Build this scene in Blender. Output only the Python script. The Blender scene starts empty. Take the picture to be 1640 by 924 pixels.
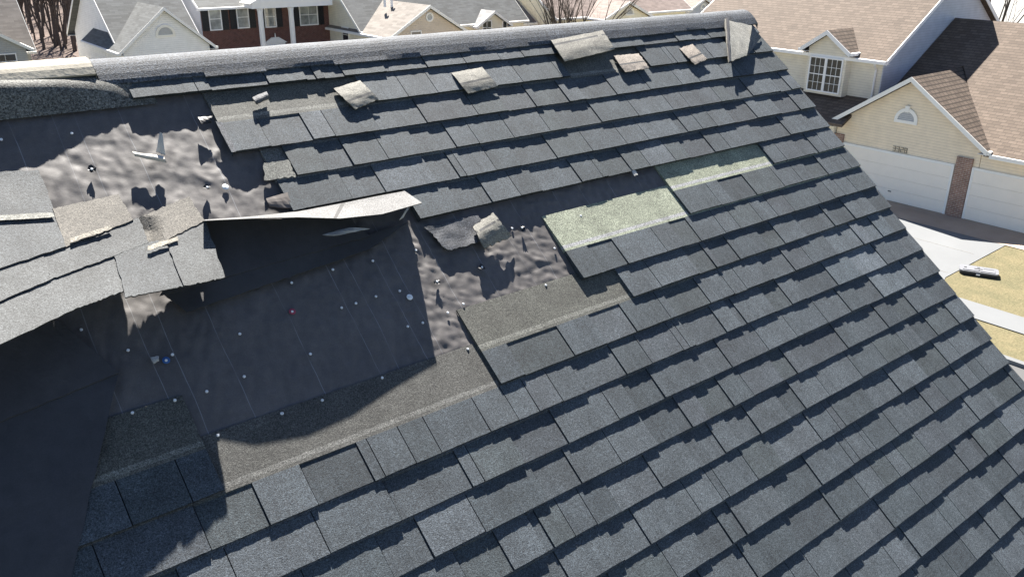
import bpy, math, random
import numpy as np
from math import sin, cos, radians, pi
from mathutils import Vector, noise as mn

random.seed(7)
S = bpy.context.scene
COL = S.collection

# ------------------------------------------------------------------ camera
YAW, PIT, ROL, PITCH = 8.82491648e-01, 3.93145072e-01, 9.34658261e-03, 7.01557067e-01
FPX = 1385.09
EZ = 10.0                                   # height of the roof origin above the ground
CAM = np.array([-4.50296775, -2.97823024, 0.749807 + EZ])
def _rot(y, p, r):
    f = np.array([cos(y)*cos(p), sin(y)*cos(p), -sin(p)])
    rt = np.cross(f, [0, 0, 1]); rt /= np.linalg.norm(rt); u = np.cross(rt, f)
    return np.array([cos(r)*rt + sin(r)*u, -sin(r)*rt + cos(r)*u, f])
MC = _rot(YAW, PIT, ROL)
cd = bpy.data.cameras.new('camera'); cam = bpy.data.objects.new('camera', cd); COL.objects.link(cam)
from mathutils import Matrix
mw = Matrix.Identity(4)
for i in range(3):
    mw[i][0] = MC[0][i]; mw[i][1] = MC[1][i]; mw[i][2] = -MC[2][i]; mw[i][3] = CAM[i]
cam.matrix_world = mw
cd.sensor_width = 36; cd.lens = 36*FPX/1640; cd.clip_start = 0.05; cd.clip_end = 3000
S.camera = cam

# ------------------------------------------------------------------ light
SUN = Vector((0.43, 0.79, 1.0)).normalized()
SUN_EL = math.asin(SUN.z); SUN_AZ = math.atan2(SUN.x, SUN.y)     # azimuth from +Y towards +X
W = bpy.data.worlds.new('World'); S.world = W; W.use_nodes = True
nt = W.node_tree; bg = nt.nodes['Background']
sk = nt.nodes.new('ShaderNodeTexSky'); sk.sky_type = 'NISHITA'; sk.sun_disc = False
sk.sun_elevation = SUN_EL; sk.sun_rotation = SUN_AZ; sk.air_density = 0.55; sk.dust_density = 0.3
nt.links.new(sk.outputs[0], bg.inputs[0]); bg.inputs[1].default_value = 0.05
sl = bpy.data.lights.new('sun', 'SUN'); sl.energy = 5.0; sl.angle = radians(0.5); sl.color = (1.0, 0.95, 0.88)
so = bpy.data.objects.new('sun', sl); COL.objects.link(so)
so.rotation_euler = (-SUN).to_track_quat('-Z', 'Y').to_euler(); so.location = (10, 20, 40)
S.view_settings.view_transform = 'Standard'; S.view_settings.look = 'None'
S.view_settings.exposure = 2.0; S.view_settings.gamma = 1; S.view_settings.use_curve_mapping = False

# ------------------------------------------------------------------ measuring helpers
EXP = 0.143                                  # shingle exposure, m
U = np.array([1., 0, 0]); VD = np.array([0, -cos(PITCH), -sin(PITCH)]); N = np.array([0, -sin(PITCH), cos(PITCH)])
O = np.array([0, 0, EZ])
def R(x, k, h=0.0): return O + U*x + VD*(k*EXP) + N*h
def ray(px, py): return np.array([(px-820)/FPX, (462-py)/FPX, 1.]) @ MC
def PR(px, py, h=0.0):                       # photo point -> point at height h over the roof plane
    d = ray(px, py); t = (h - (CAM-O)@N)/(d@N); return CAM + d*t
def XK(px, py, h=0.0):
    P = PR(px, py, h) - O; return P@U, (P@VD)/EXP
def GZ(px, py, z=0.0):
    d = ray(px, py); return CAM + d*((z-CAM[2])/d[2])
def ONX(px, py, X):
    d = ray(px, py); return CAM + d*((X-CAM[0])/d[0])
def ONY(px, py, Y):
    d = ray(px, py); return CAM + d*((Y-CAM[1])/d[1])

# ------------------------------------------------------------------ mesh helpers
class MB:
    def __init__(s): s.v = []; s.f = []; s.t = []; s.m = []
    def poly(s, pts, tint=(1, 1, 1), m=0):
        b = len(s.v); s.v += [tuple(p) for p in pts]; s.f.append(tuple(range(b, b+len(pts)))); s.t.append(tint); s.m.append(m)
    def grid(s, P, tint=(1, 1, 1), m=0, tf=None):
        b = len(s.v); r = len(P); c = len(P[0])
        for row in P: s.v += [tuple(p) for p in row]
        for i in range(r-1):
            for j in range(c-1):
                s.f.append((b+i*c+j, b+(i+1)*c+j, b+(i+1)*c+j+1, b+i*c+j+1)); s.t.append(tf(i, j) if tf else tint); s.m.append(m)
    def box(s, a, b, tint=(1, 1, 1), m=0):
        x0, y0, z0 = [min(a[i], b[i]) for i in range(3)]; x1, y1, z1 = [max(a[i], b[i]) for i in range(3)]
        c = [(x0,y0,z0),(x1,y0,z0),(x1,y1,z0),(x0,y1,z0),(x0,y0,z1),(x1,y0,z1),(x1,y1,z1),(x0,y1,z1)]
        n = len(s.v); s.v += c
        for f in ((0,3,2,1),(4,5,6,7),(0,1,5,4),(1,2,6,5),(2,3,7,6),(3,0,4,7)):
            s.f.append(tuple(n+i for i in f)); s.t.append(tint); s.m.append(m)
    def prism(s, pts, d, tint=(1, 1, 1), m=0):
        """closed polygon pts (3-D) extruded by vector d"""
        p = [np.array(q, float) for q in pts]; q = [a+np.array(d, float) for a in p]; n = len(p); b = len(s.v)
        s.v += [tuple(a) for a in p+q]
        fs = [tuple(range(b, b+n)), tuple(range(b+2*n-1, b+n-1, -1))]
        for i in range(n): j = (i+1) % n; fs.append((b+i, b+n+i, b+n+j, b+j))
        for f in fs: s.f.append(f); s.t.append(tint); s.m.append(m)
    def tube(s, pts, rad, n=6, tint=(1, 1, 1), m=0, cap=True):
        pts = [Vector(p) for p in pts]; rad = rad if isinstance(rad, (list, tuple)) else [rad]*len(pts); b = len(s.v)
        for i, p in enumerate(pts):
            d = (pts[min(i+1, len(pts)-1)]-pts[max(i-1, 0)]).normalized()
            a = d.cross(Vector((0, 0, 1)) if abs(d.z) < .9 else Vector((1, 0, 0))).normalized(); c = d.cross(a)
            for k in range(n):
                w = 2*pi*k/n; s.v.append(tuple(p+(a*cos(w)+c*sin(w))*rad[i]))
        for i in range(len(pts)-1):
            for k in range(n):
                k2 = (k+1) % n; s.f.append((b+i*n+k, b+i*n+k2, b+(i+1)*n+k2, b+(i+1)*n+k)); s.t.append(tint); s.m.append(m)
        if cap:
            s.f.append(tuple(b+k for k in reversed(range(n)))); s.t.append(tint); s.m.append(m)
            e = b+(len(pts)-1)*n; s.f.append(tuple(e+k for k in range(n))); s.t.append(tint); s.m.append(m)
    def build(s, name, mats, parent=None, smooth=False, tags=None):
        me = bpy.data.meshes.new(name)
        off = wloc(parent) if parent else Vector((0, 0, 0))
        v = np.array(s.v, float) - np.array(off)
        o = bpy.data.objects.new(name, me); COL.objects.link(o)
        if not parent and tags is not None:                      # single-mesh thing: origin at its base
            c = Vector((v[:, 0].mean(), v[:, 1].mean(), v[:, 2].min())); v = v-np.array(c); o.location = c
        me.from_pydata([tuple(x) for x in v], [], s.f)
        if not isinstance(mats, (list, tuple)): mats = [mats]
        for m in mats: me.materials.append(m)
        me.polygons.foreach_set('material_index', s.m)
        a = me.attributes.new('tint', 'FLOAT_COLOR', 'FACE')
        a.data.foreach_set('color', np.array([(t[0], t[1], t[2], 1.) for t in s.t], dtype=np.float32).ravel())
        if smooth: me.polygons.foreach_set('use_smooth', [True]*len(me.polygons))
        me.update()
        if parent: o.parent = parent
        if tags: tag(o, *tags)
        return o
def wloc(o):
    v = Vector((0, 0, 0))
    while o: v += o.location; o = o.parent
    return v
def tag(o, label=None, cat=None, group=None, kind=None):
    if label: o['label'] = label
    if cat: o['category'] = cat
    if group: o['group'] = group
    if kind: o['kind'] = kind
    return o
def thing(name, loc, label, cat, group=None):
    o = bpy.data.objects.new(name, None); COL.objects.link(o); o.location = Vector([float(c) for c in loc]); o.empty_display_size = .2
    return tag(o, label, cat, group)

# ------------------------------------------------------------------ materials
def mat(name, rough=.85, spec=.3):
    m = bpy.data.materials.new(name); m.use_nodes = True; b = m.node_tree.nodes['Principled BSDF']
    b.inputs['Roughness'].default_value = rough; b.inputs['Specular IOR Level'].default_value = spec
    return m, m.node_tree, b
def nd(t, typ, **kw):
    n = t.nodes.new(typ)
    for k, v in kw.items():
        if isinstance(k, str) and hasattr(n, k): setattr(n, k, v)
    return n
def tc(t, scale=None):
    c = t.nodes.new('ShaderNodeTexCoord'); return c.outputs['Object']
def noise(t, vec, sc, det=2, rg=.6):
    n = t.nodes.new('ShaderNodeTexNoise'); n.inputs['Scale'].default_value = sc; n.inputs['Detail'].default_value = det
    n.inputs['Roughness'].default_value = rg; t.links.new(vec, n.inputs['Vector']); return n.outputs['Fac']
def rng(t, val, a, b, c, d, clamp=True):
    n = t.nodes.new('ShaderNodeMapRange'); n.clamp = clamp
    for i, x in enumerate((a, b, c, d)): n.inputs[i+1].default_value = x
    t.links.new(val, n.inputs[0]); return n.outputs[0]
def mth(t, op, a, b=None, c=None):
    n = t.nodes.new('ShaderNodeMath'); n.operation = op
    for i, x in enumerate((a, b, c)):
        if x is None: continue
        if isinstance(x, (int, float)): n.inputs[i].default_value = x
        else: t.links.new(x, n.inputs[i])
    return n.outputs[0]
def scl(t, col, fac):
    n = t.nodes.new('ShaderNodeVectorMath'); n.operation = 'SCALE'
    if isinstance(col, (tuple, list)): n.inputs[0].default_value = col[:3]
    else: t.links.new(col, n.inputs[0])
    if isinstance(fac, (int, float)): n.inputs['Scale'].default_value = fac
    else: t.links.new(fac, n.inputs['Scale'])
    return n.outputs[0]
def mixc(t, f, a, b):
    n = t.nodes.new('ShaderNodeMix'); n.data_type = 'RGBA'
    for s_, x in ((0, f), (6, a), (7, b)):
        if isinstance(x, (int, float)): n.inputs[s_].default_value = x
        elif isinstance(x, (tuple, list)): n.inputs[s_].default_value = (*x[:3], 1)
        else: t.links.new(x, n.inputs[s_])
    return n.outputs[2]
def bump(t, b, h, st, dist):
    n = t.nodes.new('ShaderNodeBump'); n.inputs['Strength'].default_value = st; n.inputs['Distance'].default_value = dist
    t.links.new(h, n.inputs['Height']); t.links.new(n.outputs[0], b.inputs['Normal'])
def attr(t): n = t.nodes.new('ShaderNodeAttribute'); n.attribute_name = 'tint'; return n.outputs['Color']

def granule(name, con=1.0, st=.55, sc=230):
    m, t, b = mat(name, .78, .42); v = tc(t)
    g = noise(t, v, sc, 3, .75); g2 = noise(t, v, 9, 3, .6); g3 = noise(t, v, sc*2.1, 1, .5)
    f = mth(t, 'MULTIPLY', rng(t, g, .36, .66, 1-.62*con, 1+.75*con), rng(t, g2, .3, .7, .78, 1.22))
    f = mth(t, 'MULTIPLY', f, rng(t, noise(t, v, 95, 3, .8), .35, .68, .78, 1.32))
    f = mth(t, 'MULTIPLY', f, rng(t, g3, .3, .72, .6, 1.55))
    t.links.new(scl(t, attr(t), f), b.inputs['Base Color'])
    bump(t, b, mth(t, 'ADD', g, mth(t, 'MULTIPLY', g3, .5)), st, .0022)
    return m
M_SH = granule('asphalt_granules')
M_CAP = granule('ridge_cap_granules', 1.3, .9, 150)
def felt(name='felt_underlayment', LINES=.42):
    m, t, b = mat(name, .63, .58); v = tc(t)
    sp = t.nodes.new('ShaderNodeSeparateXYZ'); t.links.new(v, sp.inputs[0]); x = sp.outputs[0]
    n1 = noise(t, v, 30, 4, .6); n2 = noise(t, v, 5, 2, .5); n3 = noise(t, v, 300, 2, .6)
    f = mth(t, 'MULTIPLY', rng(t, n1, .3, .7, .86, 1.14), rng(t, n2, .3, .7, .85, 1.15)); f = mth(t, 'MULTIPLY', f, rng(t, n3, .3, .7, .85, 1.15))
    line = None
    wob = mth(t, 'MULTIPLY', noise(t, v, 3, 1, .5), .02)
    xx = mth(t, 'ADD', x, wob)
    for lx in (-4.16, -4.0, -3.87, -3.80, -3.655, -3.42, -3.215, -3.14, -3.03, -2.965, -2.8, -2.62, -2.44, -2.33, -2.1, -1.95, -1.78, -1.6):
        d = mth(t, 'LESS_THAN', mth(t, 'ABSOLUTE', mth(t, 'SUBTRACT', xx, lx+4.01)), .0013)
        line = d if line is None else mth(t, 'MAXIMUM', line, d)
    line = mth(t, 'MULTIPLY', line, rng(t, noise(t, v, 8, 2, .5), .4, .6, .25, 1))
    base = scl(t, attr(t), f)
    t.links.new(mixc(t, mth(t, 'MULTIPLY', line, LINES), base, (.30, .31, .33)), b.inputs['Base Color'])
    bump(t, b, n1, .18, .003)
    return m
M_FELT = felt(); M_FELT2 = felt('loose_black_felt', 0.)
def plain(name, col, rough=.8, spec=.3, var=.12, sc=8, bst=0, metal=0):
    m, t, b = mat(name, rough, spec); v = tc(t); b.inputs['Metallic'].default_value = metal
    f = rng(t, noise(t, v, sc, 4, .6), .3, .7, 1-var, 1+var)
    t.links.new(scl(t, col, f), b.inputs['Base Color'])
    if bst: bump(t, b, noise(t, v, sc*6, 3, .6), bst, .01)
    return m
def siding(name, col, axis='z'):
    m, t, b = mat(name, .55, .3); v = tc(t); sp = t.nodes.new('ShaderNodeSeparateXYZ'); t.links.new(v, sp.inputs[0])
    saw = mth(t, 'FRACT', mth(t, 'DIVIDE', sp.outputs[2], .115))
    lap = mth(t, 'LESS_THAN', saw, .13)
    f = mth(t, 'MULTIPLY', rng(t, noise(t, v, 2.5, 4, .6), .3, .7, .93, 1.07), rng(t, lap, 0, 1, 1, .80))
    t.links.new(scl(t, col, f), b.inputs['Base Color']); bump(t, b, saw, .5, .02)
    return m
def roofmat(name, col, axis, dark=.55, tabw=.3, rowh=.10, mort=.03):
    m, t, b = mat(name, .85, .25); v = tc(t); sp = t.nodes.new('ShaderNodeSeparateXYZ'); t.links.new(v, sp.inputs[0])
    cb = t.nodes.new('ShaderNodeCombineXYZ'); t.links.new(sp.outputs[0 if axis == 'x' else 1], cb.inputs[0]); t.links.new(sp.outputs[2], cb.inputs[1])
    br = t.nodes.new('ShaderNodeTexBrick'); t.links.new(cb.outputs[0], br.inputs['Vector'])
    br.inputs['Scale'].default_value = 1; br.inputs['Brick Width'].default_value = tabw; br.inputs['Row Height'].default_value = rowh
    br.inputs['Mortar Size'].default_value = mort*.35; br.inputs['Mortar Smooth'].default_value = .3; br.inputs['Bias'].default_value = -.1
    br.inputs['Color1'].default_value = (1, 1, 1, 1); br.inputs['Color2'].default_value = (.68, .67, .66, 1)
    br.inputs['Mortar'].default_value = (dark, dark, dark, 1)
    n2 = noise(t, v, 1.3, 4, .6); n3 = noise(t, v, 40, 2, .6)
    f = mth(t, 'MULTIPLY', rng(t, n2, .3, .7, .9, 1.1), rng(t, n3, .3, .7, .85, 1.15))
    mm = t.nodes.new('ShaderNodeVectorMath'); mm.operation = 'MULTIPLY'; t.links.new(br.outputs['Color'], mm.inputs[0]); mm.inputs[1].default_value = col
    t.links.new(scl(t, mm.outputs[0], f), b.inputs['Base Color'])
    return m
def brickmat(name, c1, c2, mo, axis):
    m, t, b = mat(name, .9, .2); v = tc(t); sp = t.nodes.new('ShaderNodeSeparateXYZ'); t.links.new(v, sp.inputs[0])
    cb = t.nodes.new('ShaderNodeCombineXYZ'); t.links.new(mth(t, 'ADD', sp.outputs[0], sp.outputs[1]), cb.inputs[0]); t.links.new(sp.outputs[2], cb.inputs[1])
    br = t.nodes.new('ShaderNodeTexBrick'); t.links.new(cb.outputs[0], br.inputs['Vector']); br.inputs['Scale'].default_value = 1
    br.inputs['Brick Width'].default_value = .21; br.inputs['Row Height'].default_value = .075; br.inputs['Mortar Size'].default_value = .007
    br.inputs['Color1'].default_value = (*c1, 1); br.inputs['Color2'].default_value = (*c2, 1); br.inputs['Mortar'].default_value = (*mo, 1)
    t.links.new(scl(t, br.outputs['Color'], rng(t, noise(t, v, 4, 4, .6), .3, .7, .8, 1.2)), b.inputs['Base Color'])
    return m
def glassmat(name, col=(.03, .035, .045)):
    m, t, b = mat(name, .08, .6); v = tc(t)
    t.links.new(scl(t, col, rng(t, noise(t, v, 1.5, 3, .6), .3, .7, .6, 1.5)), b.inputs['Base Color'])
    return m
M_WHITE = plain('white_trim_paint', (.92, .90, .87), .5, .3, .03, 3)
M_CREAMTRIM = plain('cream_trim_paint', (.93, .90, .82), .5, .3, .03, 3)
M_DOOR = None
M_GLASS = glassmat('window_glass'); M_GLASSL = glassmat('curtained_glass', (.34, .35, .33))
M_CREAM = siding('cream_siding', (.90, .76, .56)); M_CREAM2 = siding('pale_cream_siding', (.92, .86, .70)); M_BEIGE = siding('beige_siding', (.80, .74, .62))
M_GREY = siding('pale_grey_and_shade_siding', (.58, .60, .66)); M_WSID = siding('white_siding', (.93, .93, .93)); M_TAUPEW = siding('grey_siding', (.46, .46, .44))
M_PEACH = siding('peach_siding', (.70, .60, .50))
BR = (.160, .122, .094)
M_RBX = roofmat('brown_roof_shingles_x', BR, 'x', .35, .30, .125, .06); M_RBY = roofmat('brown_roof_shingles_y', BR, 'y', .5, .30, .095, .03)
GRR = (.15, .155, .152)
M_RGX = roofmat('grey_roof_shingles_x', GRR, 'x', .7, .5, .09, .015); M_RGY = roofmat('grey_roof_shingles_y', GRR, 'y', .7, .5, .09, .015)
M_RTX = roofmat('taupe_roof_shingles_x', (.24, .215, .19), 'x', .8, .5, .1, .01); M_RTY = roofmat('taupe_roof_shingles_y', (.24, .215, .19), 'y', .8, .5, .1, .01)
M_RPX = roofmat('pinkish_roof_shingles_x', (.26, .205, .18), 'x', .7, .4, .1, .02); M_RPY = roofmat('pinkish_roof_shingles_y', (.26, .205, .18), 'y', .7, .4, .1, .02)
M_RSX = roofmat('slate_roof_shingles_x', (.17, .18, .20), 'x', .7, .4, .1, .02); M_RSY = roofmat('slate_roof_shingles_y', (.30, .30, .30), 'y', .8, .4, .1, .01)
M_BRICK = brickmat('red_brick', (.16, .065, .05), (.12, .05, .042), (.22, .18, .16), 'x')
M_BRICKL = brickmat('light_brick', (.34, .20, .14), (.26, .15, .11), (.50, .44, .38), 'y')
M_BLACKP = plain('black_paint', (.018, .019, .022), .5, .3, .1, 5)
M_METAL = plain('galvanised_steel', (.62, .64, .66), .35, .6, .1, 30, 0, .8)
M_BARK = plain('bare_bark', (.085, .072, .062), .9, .2, .3, 6)
M_BARKR = plain('reddish_twigs', (.22, .115, .08), .9, .2, .3, 6)

# ================================================================== GROUND AND SETTING
def grassmat():
    m, t, b = mat('dormant_grass', .95, .15); v = tc(t)
    a = noise(t, v, 1.2, 6, .65); c = noise(t, v, 14, 4, .7)
    col = mixc(t, rng(t, a, .35, .65, 0, 1), (.165, .14, .08), (.12, .11, .062)); col = mixc(t, rng(t, noise(t, v, 4, 5, .7), .5, .75, 0, .6), col, (.085, .085, .045))
    t.links.new(scl(t, col, rng(t, c, .3, .7, .7, 1.3)), b.inputs['Base Color']); bump(t, b, c, .6, .05); return m
M_GRASS = grassmat()
def concmat(name, col, var=.06):
    m, t, b = mat(name, .85, .25); v = tc(t)
    f = mth(t, 'MULTIPLY', rng(t, noise(t, v, .6, 5, .6), .3, .7, 1-var, 1+var), rng(t, noise(t, v, 60, 2, .6), .3, .7, .95, 1.05))
    t.links.new(scl(t, col, f), b.inputs['Base Color']); return m
M_CONC = concmat('pale_concrete', (.158, .164, .168)); M_APRON = concmat('shade_brown_concrete', (.38, .30, .235), .15)  # second concrete's brown stands for shade on the driveway
M_ROAD = concmat('weathered_road', (.10, .10, .10)); M_LITTER = plain('leaf_litter', (.13, .10, .085), .95, .1, .35, .7, .6)
def slab(name, pts, z, m, kind='structure', h=0.0):
    mb = MB()
    if h: mb.prism([(p[0], p[1], z-h) for p in pts], (0, 0, h))
    else: mb.poly([(p[0], p[1], z) for p in pts])
    o = mb.build(name, m); o['kind'] = kind; return o
slab('lawn_ground', [(-1200, -1200), (1500, -1200), (1500, 1500), (-1200, 1500)], 0, M_GRASS)
slab('low_bounce_lawn', [(-200, -200), (10.4, -200), (10.4, 22), (-200, 22)], .006, plain('low_bounce_turf', (.075, .08, .042), .95, .15, .3, .8))  # dark ground added out of view to cut bounce light on the roof
slab('woodland_floor', [(-60, 66), (300, 66), (420, 400), (-60, 400)], .004, M_LITTER)
g1 = GZ(1611, 393); g2 = GZ(1514, 445)
slab('driveway', [(31.1, 8.95), (29.2, g1[1]), (g2[0], g2[1]), (22.85, 8.3), (19.3, 7.9), (19.3, 17.6), (31.1, 17.6)], .02, M_CONC)
slab('apron_shade_strip', [(29.1, 3.0), (31.2, 3.0), (31.2, 17.7), (29.1, 17.7)], .026, M_APRON)  # driveway strip in the facade's shadow, the shade painted as brown
slab('sidewalk', [(21.45, -60), (22.7, -60), (22.7, 36), (21.45, 36)], .03, M_CONC)
slab('road', [(10.5, -200), (19.2, -200), (19.2, 36), (10.5, 36)], .012, M_ROAD)
slab('kerb', [(19.2, -200), (19.4, -200), (19.4, 36), (19.2, 36)], .12, M_CONC, h=.11)
slab('far_parking_lot', [(75, 18), (260, 18), (260, 110), (75, 60)], .016, concmat('bleached_paving', (.24, .235, .22)))
# joints in the driveway, thin strips in a plain grey-brown
mb = MB()
for x in (27.2, 24.6, 22.0): mb.box((x-.012, 9.2 if x > 25 else 8.9, .021), (x+.012, 17.5, .025))
o = mb.build('driveway_joints', plain('joint_tone', (.2, .19, .17))); o['kind'] = 'structure'

# ================================================================== HOUSE BUILDER
def window_on(parent, P, du, w, h, out, panes=(3, 2), frame=None, glass=None, shutters=False, sill=True, fw=.07, name='window'):
    """P centre, du unit vector along the wall, out outward unit normal"""
    P = np.array(P, float); du = np.array(du, float); out = np.array(out, float); up = np.array([0, 0, 1.])
    frame = frame or M_WHITE; glass = glass or M_GLASS
    def bx(mb, u0, u1, z0, z1, o0, o1):
        mb.prism([P+du*u0+up*z0+out*o0, P+du*u1+up*z0+out*o0, P+du*u1+up*z1+out*o0, P+du*u0+up*z1+out*o0], out*(o1-o0))
    a = MB(); bx(a, -w/2, w/2, -h/2, h/2, .004, .02)
    g = a.build(name, glass, parent)
    f = MB()
    bx(f, -w/2-fw, -w/2, -h/2-fw, h/2+fw, .003, .06); bx(f, w/2, w/2+fw, -h/2-fw, h/2+fw, .003, .06)
    bx(f, -w/2, w/2, h/2, h/2+fw, .003, .06); bx(f, -w/2, w/2, -h/2-fw, -h/2, .003, .06)
    bx(f, -w/2, w/2, -.02, .02, .018, .045)
    for i in range(1, panes[0]): u = -w/2+w*i/panes[0]; bx(f, u-.009, u+.009, -h/2, h/2, .021, .034)
    for i in range(1, panes[1]*2):
        if i == panes[1]: continue
        z = -h/2+h*i/(panes[1]*2); bx(f, -w/2, w/2, z-.009, z+.009, .022, .036)
    f.build('frame', frame, g)
    if shutters:
        for s in (-1, 1):
            q = MB(); c = s*(w/2+fw+.24); bx(q, c-.21, c+.21, -h/2-fw, h/2+fw, .003, .05)
            for z in np.arange(-h/2, h/2, .09): bx(q, c-.16, c+.16, z, z+.05, .05, .062)
            q.build('shutter', M_BLACKP, parent)
    return g
def gable(parent, axis, c, half, z0, ze, slope, f0, f1, wallm, roofm, trim=None, over=.4, eo=.4, thick=.14, names=('wall', 'roof', 'fascia'), gablef=(True, True)):
    """ridge runs along `axis`; c = centre across, half = half width of walls, f0..f1 = extent along ridge"""
    trim = trim or M_WHITE
    def P(a, b, z): return (a, b, z) if axis == 'x' else (b, a, z)
    zr = ze + slope*half
    w = MB()
    ds = [f0, f1]
    w.poly([P(f0, c-half, z0), P(f1, c-half, z0), P(f1, c-half, ze), P(f0, c-half, ze)]); w.poly([P(f0, c+half, z0), P(f0, c+half, ze), P(f1, c+half, ze), P(f1, c+half, z0)])
    for f in ds: w.poly([P(f, c-half, z0), P(f, c-half, ze), P(f, c, zr), P(f, c+half, ze), P(f, c+half, z0)])
    w.build(names[0], wallm, parent)
    r = MB(); t0 = .03
    a, b = f0-over, f1+over
    for s in (-1, 1):
        e = half+eo; ye = c+s*e; z_e = ze - slope*eo
        r.prism([P(a, c, zr+t0), P(a, ye, z_e+t0), P(a, ye, z_e+t0+thick), P(a, c, zr+t0+thick)], np.array(P(b-a, 0, 0)))
    r.build(names[1], roofm, parent)
    t = MB(); q = .19
    for s in (-1, 1):
        e = half+eo; ye = c+s*e; z_e = ze-slope*eo
        for aa, d in ((a-.035, .03), (b+.005, .03)):
            t.prism([P(aa, c, zr+t0+thick+.01), P(aa, ye, z_e+t0+thick+.01), P(aa, ye, z_e+t0+thick-q), P(aa, c, zr+t0+thick-q)], np.array(P(d, 0, 0)))
        # gutter / eave board
        t.prism([P(a, ye, z_e+t0+thick-.005), P(a, ye+s*.11, z_e+t0+thick-.02), P(a, ye+s*.11, z_e+t0-.02), P(a, ye, z_e+t0-.02)], np.array(P(b-a, 0, 0)))
        # soffit
        t.prism([P(a, ye, z_e+t0-.03), P(a, c+s*half, z_e+t0-.03), P(a, c+s*half, z_e+t0-.01), P(a, ye, z_e+t0-.01)], np.array(P(b-a, 0, 0)))
    t.build(names[2], trim, parent)
    return zr

# ---- garage house on the right -------------------------------------------------
XF = 31.18
H1 = thing('two_storey_house', (XF, 14, 0), 'cream sided house with brown shingle roof, white garage doors and a small bay window', 'house')
ap = ONX(1460, 124, XF-.42); le = ONX(1322, 195, XF-.42); re = ONX(1580, 243, XF-.42)
gc = ap[1]; slope = (ap[2]-(le[2]+re[2])/2)/((le[1]-re[1])/2); halfw = (le[1]-re[1])/2-.35
ze = ap[2]-.17-slope*halfw
gable(H1, 'x', gc, halfw, 0, ze, slope, XF, 37.0, M_CREAM, M_RBX, M_CREAMTRIM, .4, .35)
# garage wing behind: ridge along y
wr = .60
gut = ONX(1600, 250, XF-.3); zew = gut[2]-.1
ridge_x = XF-.3 + (ONX(1618, 40, 38.0)[2]-zew)/wr
wc = ridge_x; whalf = wc-XF
YB = 16.5
xe = XF-.3; zr1 = zew+wr*(wc-xe); yR = re[1]; yL = le[1]
xv = xe+(ap[2]-zew)/wr; yEnd = YB-.03; xE = xe+(xv-xe)*(yL-yEnd)/(yL-gc)
def wz(x): return zew+wr*(x-xe)
rf = MB(); pl = [(xe, 1.1), (xe, yR+.12), (xv, gc), (xE, yEnd), (wc, yEnd), (wc, 1.1)]
rf.prism([(x, y, wz(x)-.03) for x, y in pl], (0, 0, .13)); rf.prism([(wc, 1.1, zr1-.03), (wc, yEnd, zr1-.03), (2*wc-xe, yEnd, zew-.03), (2*wc-xe, 1.1, zew-.03)], (0, 0, .13))
rf.build('wing_roof', M_RBY, H1)
wl = MB(); wl.box((XF+.002, 1.5, 0), (2*wc-XF, gc-halfw-.02, zew-.05)); wl.build('wing_wall', M_CREAM, H1)
gt = MB(); gt.box((xe-.1, 1.1, zew-.06), (xe-.004, yR-.12, zew+.09)); gt.box((xe-.004, 1.1, zew-.06), (XF, yR-.12, zew-.035)); gt.build('wing_gutter', M_CREAMTRIM, H1)
# two-storey block
bx0 = 32.3; bslope = .62; bxe = 31.95
zeb = 5.50+bslope*(bx0-bxe); bhalf = 38.0-bx0
gable(H1, 'y', 38.0, bhalf, 0, zeb, bslope, YB+.05, 27.5, M_BEIGE, M_RBY, M_WHITE, .32, .35)
gw = MB(); zrb = zeb+bslope*bhalf                                   # end wall siding, bluish grey shade put into its colour
gw.prism([(bx0+.002, YB+.045, 3.2), (bx0+.002, YB+.045, zeb), (38.0, YB+.045, zrb), (38.0+bhalf, YB+.045, zeb), (38.0+bhalf, YB+.045, 3.2)], (0, -.04, 0))
gw.build('end_wall_siding', M_GREY, H1)
# lower roof under the bay
lr = MB(); ys0, ys1 = gc+halfw-.6, 27.4
lr.prism([(bx0-.01, ys0, 3.95), (30.5, ys0, 3.0), (30.5, ys0, 2.88), (bx0-.01, ys0, 3.83)], (0, ys1-ys0, 0))
lr.build('porch_roof', M_RBY, H1)
lw = MB(); lw.box((31.0, gc+halfw+.05, 0), (bx0-.02, 27.3, 2.9)); lw.build('porch_wall', M_BEIGE, H1)
# bay with its own gable
bl = ONX(1291, 141, bx0-.45); brr = ONX(1344, 148, bx0-.45); bc = (bl[1]+brr[1])/2; bh = abs(bl[1]-brr[1])/2+.12
bapex = ONX(1322, 48, bx0-.7)
bsl = .68; bze = bapex[2]-.17-bsl*bh
bay = gable(H1, 'x', bc, bh, 3.9, bze, bsl, bx0-.45, bx0+2.2, M_BEIGE, M_RBX, M_WHITE, .28, .28, .12, ('bay_wall', 'bay_roof', 'bay_fascia'))
wc1 = ONX(1320, 120.5, bx0-.5)
for s in (-1, 1):
    window_on(H1, (bx0-.452, wc1[1]+s*.42, wc1[2]), (0, 1, 0), .72, 1.42, (-1, 0, 0), (3, 2), fw=.06)
dp = MB(); dy = YB+.25
dp.tube([(bx0-.35, dy, zeb-.25), (bx0-.06, dy+.05, zeb-.5), (bx0-.06, dy+.05, 3.9)], .045, 8); dp.build('downspout', M_WHITE, H1)
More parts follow.
